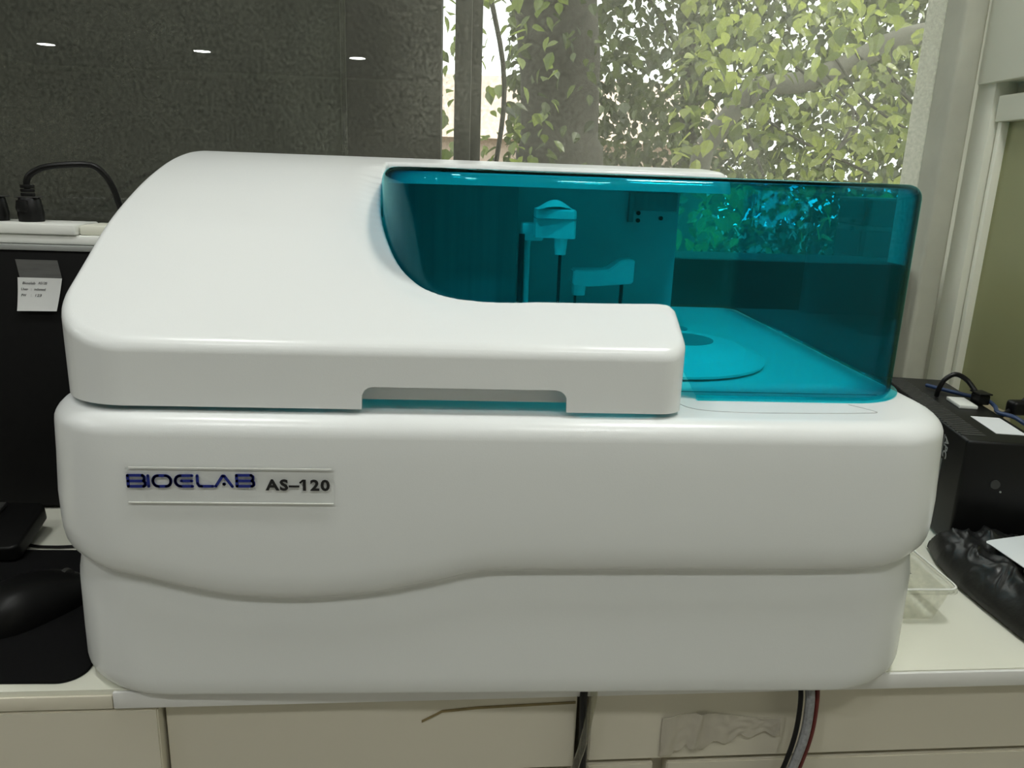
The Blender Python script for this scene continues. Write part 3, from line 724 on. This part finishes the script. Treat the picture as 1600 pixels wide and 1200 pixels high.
# mouse pad, mouse, keyboard
padp = [(-0.60, 0.587)] + arc_pts(-0.3360, 0.607, 0.020, -90, 0, 8) + [(-0.3160, 0.640), (-0.3285, 0.660), (-0.3285, 0.822)] + [(-0.60, 0.822)]
thing('mouse_pad', prism(padp, 0.0004, 0.0034, bev=0.001), 'pad_cloth', 'black cloth mouse pad at the counter edge left of the analyzer', 'mouse pad')
ms = empty('computer_mouse', (-0.405, 0.70, 0.0036), 'black computer mouse on the black pad', 'mouse', rz=radians(-33))
def mouse_fn(u, v):
    t = u*2*pi; ph = v*pi/2
    L_, W_ = 0.056, 0.031
    ex = 0.75
    c, s = cos(t), sin(t)
    x = W_*math.copysign(abs(c)**ex, c)*(1-0.10*s)*cos(ph)**0.55; y = L_*math.copysign(abs(s)**ex, s)*cos(ph)**0.55
    z = 0.034*sin(ph)**0.9*(1-0.28*(y/L_) - 0.25*(y/L_)**2)
    return Vector((x, y, z+0.0003))
mb = grid_mesh(mouse_fn, 40, 14); bmesh.ops.remove_doubles(mb, verts=mb.verts, dist=1e-5)
be_ = [e for e in mb.edges if e.is_boundary]
bmesh.ops.holes_fill(mb, edges=be_); bmesh.ops.recalc_face_normals(mb, faces=mb.faces)
obj('shell', mb, 'black_plastic', ms, local=True, smooth=60)
obj('wheel', tube([(-.003, 0.030, 0.0225), (.003, 0.030, 0.0225)], 0.006, 16), 'charcoal', ms, local=True)
thing('mouse_cable', tube(spline([(-0.3735, 0.7505, 0.009), (-0.352, 0.785, 0.006), (-0.340, 0.815, 0.006), (-0.365, 0.834, 0.0022), (-0.42, 0.8335, 0.0022), (-0.455, 0.8305, 0.0022), (-0.485, 0.835, 0.0022), (-0.53, 0.86, 0.0022)], 8), 0.0018, 8), 'black_rubber', 'thin black mouse cable behind the mouse pad', 'cable')
kb = empty('keyboard', (-0.62, 0.86, 0.0), 'black keyboard end with a rounded corner at the left edge', 'keyboard')
def tilt(bm):
    bmesh.ops.rotate(bm, verts=bm.verts, cent=(-0.6, 0.79, 0.0), matrix=Matrix.Rotation(radians(9), 3, 'X')); return bm
kp = [(-0.90, 0.79)] + arc_pts(-0.483, 0.802, 0.010, -90, 0, 5) + arc_pts(-0.495, 0.868, 0.014, 0, 90, 6) + [(-0.90, 0.882)]
obj('case', tilt(prism(kp, 0.006, 0.022, bev=0.003)), 'black_plastic', kb)
for j in range(4):
    for i in range(5):
        x = -0.53 - i*0.019; y = 0.800 + j*0.019
        kbm = box(x-.008, x+.008, y, y+.016, 0.0222, 0.028, bev=.0015)
        obj('key', tilt(kbm), 'charcoal', kb)
obj('foot', box(-0.53, -0.51, 0.868, 0.876, 0.0, 0.020), 'black_plastic', kb)

# ------------------------------------------------------------------ right: backup battery, cables, box, bag, container
UA = radians(10.7)
ups = empty('backup_power_supply', (0.5987, 0.843, 0.0), 'black backup power supply on the counter right of the analyzer', 'power supply', rz=-UA)
UW, UD, UH = 0.092, 0.315, 0.1405
obj('case', box(0, UW, 0, UD, 0.002, UH, bev=0.004, seg=3), 'black_plastic', ups, local=True)
gr = B()
for k in range(34):
    y = 0.022 + k*0.0084
    add_box(gr, 0.0015, 0.030, y, y+0.0040, UH-0.0008, UH+0.0010, bev=0.0004, seg=1)
tag(obj('vent_grille', gr, 'charcoal', ups, local=True, label='row of vent ribs along the top edge'), kind='stuff')
pw = obj('power_button', tube([(0.040, 0.0006, 0.088), (0.040, -0.0018, 0.088)], 0.0055, 20), 'charcoal', ups, local=True)
obj('indicator', tube([(0.0475, 0.0004, 0.079), (0.0475, -0.0010, 0.079)], 0.0012, 10), 'grey_edge', ups, local=True)
obj('label_sticker', box(0.0475, 0.083, 0.036, 0.108, UH, UH+0.0006), 'paper_white', ups, local=True)
obj('outlet_cover', box(0.048, 0.072, 0.145, 0.190, UH, UH+0.005, bev=0.0012), 'strip_white', ups, local=True)
at_ = text_bm('APC', 0.017, extrude=0.0002, bold=0.00035, shear=0.15)
ay = [v.co.y for v in at_.verts]; axx = max(v.co.x for v in at_.verts)
for v in at_.verts:      # reads downward on the left side, letter tops towards the front
    v.co = Vector((-0.0003-v.co.z, 0.0575 - (v.co.y-min(ay))/(max(ay)-min(ay))*0.0115, 0.1265 - v.co.x/axx*0.027))
bmesh.ops.recalc_face_normals(at_, faces=at_.faces)
obj('lettering', at_, 'grey_print', ups, local=True, smooth=None, label='grey lettering APC')
ln = box(-0.0006, 0.0001, 0.0598, 0.0606, 0.045, 0.128)
add_box(ln, -0.0006, 0.0001, 0.0560, 0.0580, 0.050, 0.097)
obj('print_line', ln, 'grey_edge', ups, local=True)
# cables on top of it
cb = empty('looped_lead', (0.71, 1.02, UH), 'thick black power lead looping over the backup power supply', 'cable')
obj('cable', tube(spline([(0.6765, 1.036, 0.1420), (0.6755, 1.032, 0.152), (0.6805, 1.03, 0.167), (0.6935, 1.028, 0.1755), (0.7085, 1.024, 0.1690), (0.7150, 1.012, 0.157), (0.7165, 1.003, 0.150)], 8), 0.0034, 10), 'black_rubber', cb)
obj('plug', box(0.7085, 0.7245, 0.990, 1.010, 0.1415, 0.1555, bev=0.002), 'black_plastic', cb)
obj('collar', box(0.7075, 0.7255, 0.988, 1.012, 0.1560, 0.1580, bev=0.0006), 'black_rubber', cb)
thing('network_cable', tube(spline([(0.690, 1.085, 0.1445), (0.7005, 1.062, 0.1445), (0.7135, 1.034, 0.1450), (0.7275, 1.005, 0.1460), (0.7215, 0.975, 0.1450), (0.7075, 0.947, 0.1445), (0.7150, 0.918, 0.1440), (0.735, 0.905, 0.12), (0.745, 0.90, 0.05)], 8), 0.0028, 8), 'blue_cable', 'blue network cable along the edge of the backup power supply', 'cable')
bx = empty('cardboard_box', (0.771, 1.1, 0.0), 'beige cardboard box in the corner behind the backup power supply', 'box', rz=0)
obj('carton', box(-0.020, 0.026, -0.05, 0.07, 0.0, 0.116, bev=0.001), 'cardboard', bx, local=True)
fb = B(); vs_ = [fb.verts.new(p) for p in ((-0.020, -0.0505, 0.116), (0.026, -0.0505, 0.116), (0.026, -0.068, 0.092), (-0.016, -0.066, 0.094))]
ws_ = [fb.verts.new(v.co + Vector((0, -0.0012, 0.0008))) for v in vs_]
fb.faces.new(vs_); fb.faces.new(ws_[::-1])
for i in range(4): fb.faces.new((vs_[i], vs_[i-1], ws_[i-1], ws_[i]))
bmesh.ops.recalc_face_normals(fb, faces=fb.faces)
obj('flap', fb, 'cardboard', bx, local=True)
ad = empty('cable_connector', (0.77, 0.995, 0.13), 'black cable joint by the right picture edge, above the cardboard box', 'connector')
obj('housing', box(0.757, 0.790, 0.985, 1.005, 0.128, 0.148, bev=0.005, seg=3), 'black_plastic', ad)
obj('cable', tube(spline([(0.760, 0.995, 0.134), (0.745, 0.990, 0.1275), (0.730, 0.985, 0.1235), (0.722, 0.975, 0.10), (0.735, 0.96, 0.03), (0.75, 0.98, 0.005)], 8), 0.0033, 10), 'black_rubber', ad)
obj('cable', tube(spline([(0.776, 0.995, 0.147), (0.784, 0.993, 0.158), (0.790, 0.985, 0.18), (0.793, 0.96, 0.24)], 8), 0.0036, 10), 'black_rubber', ad)
# black plastic bag
def bag_h(x, y):
    xl = interp([(0.60, 0.556), (0.65, 0.552), (0.70, 0.550), (0.743, 0.550), (0.80, 0.5585), (0.838, 0.571)], y)
    d = min(x-xl, 0.842-0.2*max(0, x-0.6)-y, y-0.615, 0.795-x)
    e = max(0.0, min(1.0, d/0.036))
    h = 0.036*sqrt(max(0, 1-(1-e)**2))
    w = noise.noise((x*34, y*26, 1.7))*0.006 + noise.noise((x*80, y*60, 7.1))*0.0028
    ridge = 0.006*math.exp(-((x-(0.588+0.35*(y-0.72)))/0.006)**2)*max(0, min(1, (y-0.64)/0.05))
    q = (x-0.55*y)*70 + 1.6*noise.noise((x*20, y*20, 9.0))
    rd2 = 0.0042*(1-abs(noise.noise((q, (y+0.4*x)*14, 3.3)))*2.2)**2 + 0.0009*(1-abs(noise.noise((x*70, y*70, 5.5)))*2)
    return max(0.0006, h + (w + ridge + rd2)*min(1, e*1.6)), xl
def bag_fn(u, v):
    y = 0.617 + u*(0.840-0.2*max(0, v**1.25*0.225-0.03)-0.617)
    h0, xl = bag_h(0.6, y)
    x = xl + 0.0002 + v**1.25*(0.794-xl)
    return Vector((x, y, bag_h(x, y)[0]))
bg = grid_mesh(bag_fn, 130, 130)
bmesh.ops.holes_fill(bg, edges=[e for e in bg.edges if e.is_boundary]); bmesh.ops.recalc_face_normals(bg, faces=bg.faces)
thing('plastic_bag', bg, 'bag_black', 'wrinkled black plastic bag lying in front of the backup power supply', 'bag', smooth=70)
def sheet_fn(u, v):
    # rounded corner sheet, near edge slanting
    a = Vector((0.5885, 0.7655)); e1 = Vector((0.13, 0.032)); e2 = Vector((0.002, -0.088))
    p = a + e1*u + e2*v
    return Vector((p.x, p.y, 0.0))
pp = [Vector((0.5895, 0.7600)), Vector((0.5880, 0.7640)), Vector((0.5905, 0.7680)), Vector((0.5960, 0.7705)), Vector((0.66, 0.787)), Vector((0.78, 0.8)), Vector((0.78, 0.66)), Vector((0.600, 0.690)), Vector((0.5905, 0.708))]
pp = [(p.x, p.y) for p in pp]
zmax = max(bag_h(0.59+0.19*i/20, 0.68+0.11*j/20)[0] for i in range(21) for j in range(21))
thing('paper_sheet', prism(pp[::-1], 0.0465, 0.0471), 'paper_white', 'white sheet with a rounded corner on the black bag', 'paper', smooth=None)
# clear food container
fc = empty('plastic_container', (0.46, 0.74, 0.0), 'clear plastic food box with lid beside the analyzer', 'container')
def rrect(x0, x1, y0, y1, r, n=5):
    return arc_pts(x0+r, y0+r, r, 180, 270, n) + arc_pts(x1-r, y0+r, r, 270, 360, n) + arc_pts(x1-r, y1-r, r, 0, 90, n) + arc_pts(x0+r, y1-r, r, 90, 180, n)
tb_ = B(); prevr = None
for z, ins in ((0.0006, 0.014), (0.002, 0.010), (0.034, 0.003), (0.036, 0.0)):
    vs = [tb_.verts.new((x, y, z)) for x, y in rrect(0.4225+ins, 0.500-ins, 0.672+ins, 0.83-ins, 0.010)]
    if prevr:
        for i in range(len(vs)): tb_.faces.new((prevr[i], prevr[(i+1) % len(vs)], vs[(i+1) % len(vs)], vs[i]))
    else: tb_.faces.new(vs[::-1])
    prevr = vs
TBX = obj('tub', tb_, 'clear_plastic', fc)
thicken(TBX, 0.0008)
lb = prism(rrect(0.4205, 0.502, 0.670, 0.832, 0.011), 0.0362, 0.0405, bev=0.0015)
CL = obj('lid', lb, 'clear_plastic', fc)
rp = [(x, y, 0.0412) for x, y in rrect(0.4225, 0.500, 0.672, 0.830, 0.010)]
obj('rim', tube(rp+[rp[0]], 0.0011, 6), 'strip_white', CL)
mk = B()
for a in range(5):
    ang = a*2*pi/5+.3
    add_box(mk, 0.4655-.0012, 0.4655+.0045, 0.7085-.0007, 0.7085+.0007, 0.0406, 0.0409, rot=Matrix.Rotation(ang, 3, 'Z'), at=(0.4655, 0.7085, 0.0407))
add_box(mk, 0.452, 0.462, 0.7185, 0.7195, 0.0406, 0.0409)
obj('ink_mark', mk, 'ink_black', fc, smooth=None)

# ------------------------------------------------------------------ outside
rng = random.Random(11)
structure('ground', box(-14, 16, GY+0.16, 30, -1.25, -1.15), 'soil')
structure('sun_block_slab', box(-7, 2.2, 1.45, 2.0, CEIL+0.02, CEIL+0.12), 'ceiling_white')  # unseen slab added above the window to keep sun spots off the pane
structure('exterior_board', box(-7, -0.0475, 1.50, 1.60, -1.15, 2.6), 'dark_board')
ps_ = empty('metal_post', (0.005, 2.2, -1.15), 'dark square post standing outside the dusty pane', 'post')
obj('shaft', box(-0.034, 0.010, 2.18, 2.225, -1.15, 3.0, bev=.003), 'post_metal', ps_)
obj('flange', box(0.0095, 0.037, 2.186, 2.218, 0.30, 3.0, bev=.002), 'post_metal', ps_)
hs = empty('house', (0.5, 14, -1.15), 'pale pink house far behind the trees', 'house')
HW = obj('wall', box(-3.5, 4.5, 14, 19, -1.15, 1.05), 'house_pink', hs)
rf = B(); vs_ = [rf.verts.new(p) for p in ((-3.8, 13.7, 1.0), (4.8, 13.7, 1.0), (4.8, 16.5, 2.3), (-3.8, 16.5, 2.3), (-3.8, 19.3, 1.0), (4.8, 19.3, 1.0))]
for f in ((0, 1, 2, 3), (3, 2, 5, 4), (0, 3, 4), (1, 5, 2), (0, 4, 5, 1)): rf.faces.new([vs_[i] for i in f])
obj('roof', rf, 'house_pink', hs, smooth=None)
# brick pier by the right edge of the window
pier = empty('brick_pier', (1.1, 1.87, -1.15), 'low brown brick pier outside, seen beside the concrete reveal', 'pier')
obj('core', box(0.935, 1.335, 1.805, 1.945, -1.15, 0.402), 'mortar', pier, smooth=None)
bw, bh = 0.19, 0.062
bme = finish_mesh(box(0, bw, -0.006, 0.05, 0, bh, bev=0.003, seg=1), 'brick', 'brick_brown', None)
bme2 = finish_mesh(box(-0.006, 0.05, 0, 0.125, 0, bh, bev=0.003, seg=1), 'brick', 'brick_brown', None)
for c in range(12):
    z = 0.338 - c*0.072
    for k in range(3):
        x = 0.935 + k*0.20 - (0.10 if c % 2 else 0)
        x0 = max(0.932, x); x1 = min(1.34, x+bw)
        if x1-x0 < 0.05: continue
        o = obj('brick', bme, None, pier, local=True, smooth=None); o.location = Vector((x0, 1.803, z)) - pier.location; o.scale.x = (x1-x0)/bw
    o = obj('brick', bme2, None, pier, local=True, smooth=None); o.location = Vector((0.934, 1.815, z)) - pier.location

def leaf_geo(l, w):
    prof_ = [(0.0, 0.0), (0.18, 0.75), (0.42, 1.0), (0.70, 0.68), (1.0, 0.0)]
    vs = []; fs = []
    for t, h in prof_:
        vs.append((t*l, 0, -0.10*l*(t**2)))
    for t, h in prof_[1:-1]:
        vs.append((t*l*0.97, h*w/2, 0.10*w-0.10*l*t*t)); vs.append((t*l*0.97, -h*w/2, 0.10*w-0.10*l*t*t))
    # indices: mid 0..4, left 5,7,9 right 6,8,10
    fs = [(0, 1, 5), (0, 6, 1), (1, 2, 7, 5), (1, 6, 8, 2), (2, 3, 9, 7), (2, 8, 10, 3), (3, 4, 9), (3, 10, 4)]
    return vs, fs
LV, LF = leaf_geo(1.0, 0.72)
def leaf_matrix(p, size):
    # leaves hang, tips downward and outward
    e = Matrix.Rotation(rng.uniform(0, 2*pi), 4, 'Z') @ Matrix.Rotation(rng.uniform(0.1, 1.35), 4, 'Y') @ Matrix.Rotation(rng.uniform(-0.7, 0.7), 4, 'X')
    return Matrix.Translation(p) @ e @ Matrix.Scale(size, 4)
def leaf_object_mesh(name, mat):
    me = bpy.data.meshes.new(name); me.from_pydata(LV, [], LF); me.materials.append(MATS[mat]); return me
def foliage_mesh(mats, mat):
    V = []; F = []
    for m in mats:
        b = len(V)
        V.extend([tuple(m @ Vector(v)) for v in LV]); F.extend([tuple(i+b for i in f) for f in LF])
    me = bpy.data.meshes.new('foliage'); me.from_pydata(V, [], F); me.materials.append(MATS[mat]); return me
def scatter(n, ylo, yhi, alo, ahi, slo, shi, size, thr, seed, freq=2.2):
    """points in a wedge of garden: bearings alo..ahi (x over y), heights slo..shi (rise over y), clumped by noise"""
    out = []; tries = 0
    while len(out) < n and tries < n*40:
        tries += 1
        y = rng.uniform(ylo, yhi); x = y*rng.uniform(alo, ahi); z = CAM_Z + y*rng.uniform(slo, shi)
        if z < -1.0: continue
        if noise.noise((x*freq+seed, y*freq, z*freq)) < thr: continue
        out.append((Vector((x, y, z)), rng.uniform(0.7, 1.3)*size))
    return out
def plant(root, pts, mat, nsingle):
    cam = Vector((0, 0, CAM_Z))
    pts = sorted(pts, key=lambda q: -(q[1]/(q[0]-cam).length) if -0.05 < q[0].x/q[0].y < 0.6 and q[0].z > CAM_Z-0.05*q[0].y else 0)
    me = leaf_object_mesh('leaf', mat)
    for p, s in pts[:nsingle]:
        o = bpy.data.objects.new('leaf', me); COL.objects.link(o); o.parent = root
        o.matrix_local = root.matrix_basis.inverted() @ leaf_matrix(p, s) if False else Matrix.Translation(-root.location) @ leaf_matrix(p, s)
    f = obj('foliage', foliage_mesh([leaf_matrix(p, s) for p, s in pts[nsingle:]], mat), None, root, smooth=None)
    f['kind'] = 'stuff'
# big tree with a dark trunk
t1 = empty('garden_tree', (0.45, 4.0, -1.15), 'tree with a thick dark trunk right of the post outside', 'tree')
obj('trunk', tube(spline([(0.50, 4.0, -1.15), (0.475, 4.0, 0.2), (0.455, 4.0, 0.6), (0.44, 4.0, 0.95), (0.40, 4.0, 1.3), (0.36, 4.0, 2.2)], 6), [0.225]*6+[0.215]*6+[0.19]*6+[0.195]*6+[0.25]*7, 20), 'bark', t1, smooth=60)
obj('branch', tube(spline([(0.42, 4.0, 1.15), (0.75, 4.1, 1.55), (1.3, 4.3, 2.1)], 6), 0.07, 12), 'bark', t1)
obj('branch', tube(spline([(0.40, 4.0, 1.2), (0.1, 4.2, 1.6), (-0.3, 4.5, 2.2)], 6), 0.06, 12), 'bark', t1)
plant(t1, scatter(420, 2.8, 3.9, 0.03, 0.40, -0.05, 0.32, 0.050, 0.05, 3.0), 'leaf_dark', 120)
# tree further back
t3_ = empty('garden_tree', (1.7, 6.2, -1.15), 'tall leafy tree filling the middle of the window behind the trunk', 'tree')
obj('trunk', tube(spline([(1.75, 6.2, -1.15), (1.7, 6.2, 0.8), (1.6, 6.2, 2.0), (1.7, 6.2, 3.4)], 6), 0.07, 12), 'bark', t3_)
for k in range(7):
    a = rng.uniform(-1, 1)
    obj('branch', tube(spline([(1.7, 6.2, 0.3+0.3*k), (1.7+0.7*a, 6.0, 0.8+0.35*k), (1.7+1.7*a, 5.6, 1.2+0.4*k)], 6), 0.018, 8), 'bark', t3_)
plant(t3_, scatter(21000, 4.4, 7.0, 0.05, 0.75, -0.12, 0.40, 0.066, -0.24, 9.0, 1.7), 'leaf_dark', 60)
# bright shrub near the right part of the window with a grey bough
t2_ = empty('leafy_shrub', (1.25, 3.0, -1.15), 'bright green shrub outside the right part of the window', 'shrub')
obj('bough', tube(spline([(0.9, 3.05, 0.55), (1.054, 3.0, 0.755), (1.246, 3.0, 0.795), (1.405, 3.0, 0.865), (1.56, 3.0, 0.945), (1.748, 3.0, 0.99), (2.2, 3.1, 1.05)], 6), 0.038, 12), 'bough_bark', t2_)
obj('stem', tube(spline([(0.9, 3.05, 0.56), (0.86, 3.1, 0.0), (0.85, 3.1, -1.15)], 6), 0.04, 12), 'bough_bark', t2_)
for k in range(9):
    x = 1.05 + 0.07*k; z = 0.80+0.02*k
    obj('twig', tube(spline([(x, 2.98, z), (x+rng.uniform(-.1, .2), 2.8, z-0.18), (x+rng.uniform(-.2, .3), 2.6, z-0.35)], 5), 0.005, 6), 'bark', t2_)
plant(t2_, scatter(2600, 2.35, 3.8, 0.25, 0.85, -0.10, 0.36, 0.050, 0.0, 21.0, 2.6), 'leaf_bright', 300)
# leaves hanging by the post
t4_ = empty('climbing_plant', (0.1, 2.7, -1.15), 'loose leafy climber beside the post outside', 'plant')
obj('stem', tube(spline([(0.06, 2.65, -1.15), (0.08, 2.68, 0.2), (0.12, 2.7, 0.7), (0.05, 2.7, 1.1), (0.1, 2.75, 1.6)], 6), 0.008, 8), 'bark', t4_)
plant(t4_, scatter(420, 2.5, 3.8, -0.14, 0.11, -0.06, 0.34, 0.052, 0.02, 33.0, 3.0), 'leaf_green', 160)

# unseen tree added behind the dark board to dim sky mirrored in the cover
t5_ = empty('garden_tree', (-1.9, 5.8, -1.15), 'added leafy tree at the left, mostly hidden by the dark board outside', 'tree')
obj('trunk', tube(spline([(-1.9, 5.8, -1.15), (-1.85, 5.8, 0.8), (-1.95, 5.8, 2.4)], 6), 0.09, 12), 'bark', t5_)
plant(t5_, scatter(5000, 4.6, 6.6, -0.75, -0.035, -0.12, 0.40, 0.09, -0.2, 51.0, 1.6), 'leaf_dark', 40)
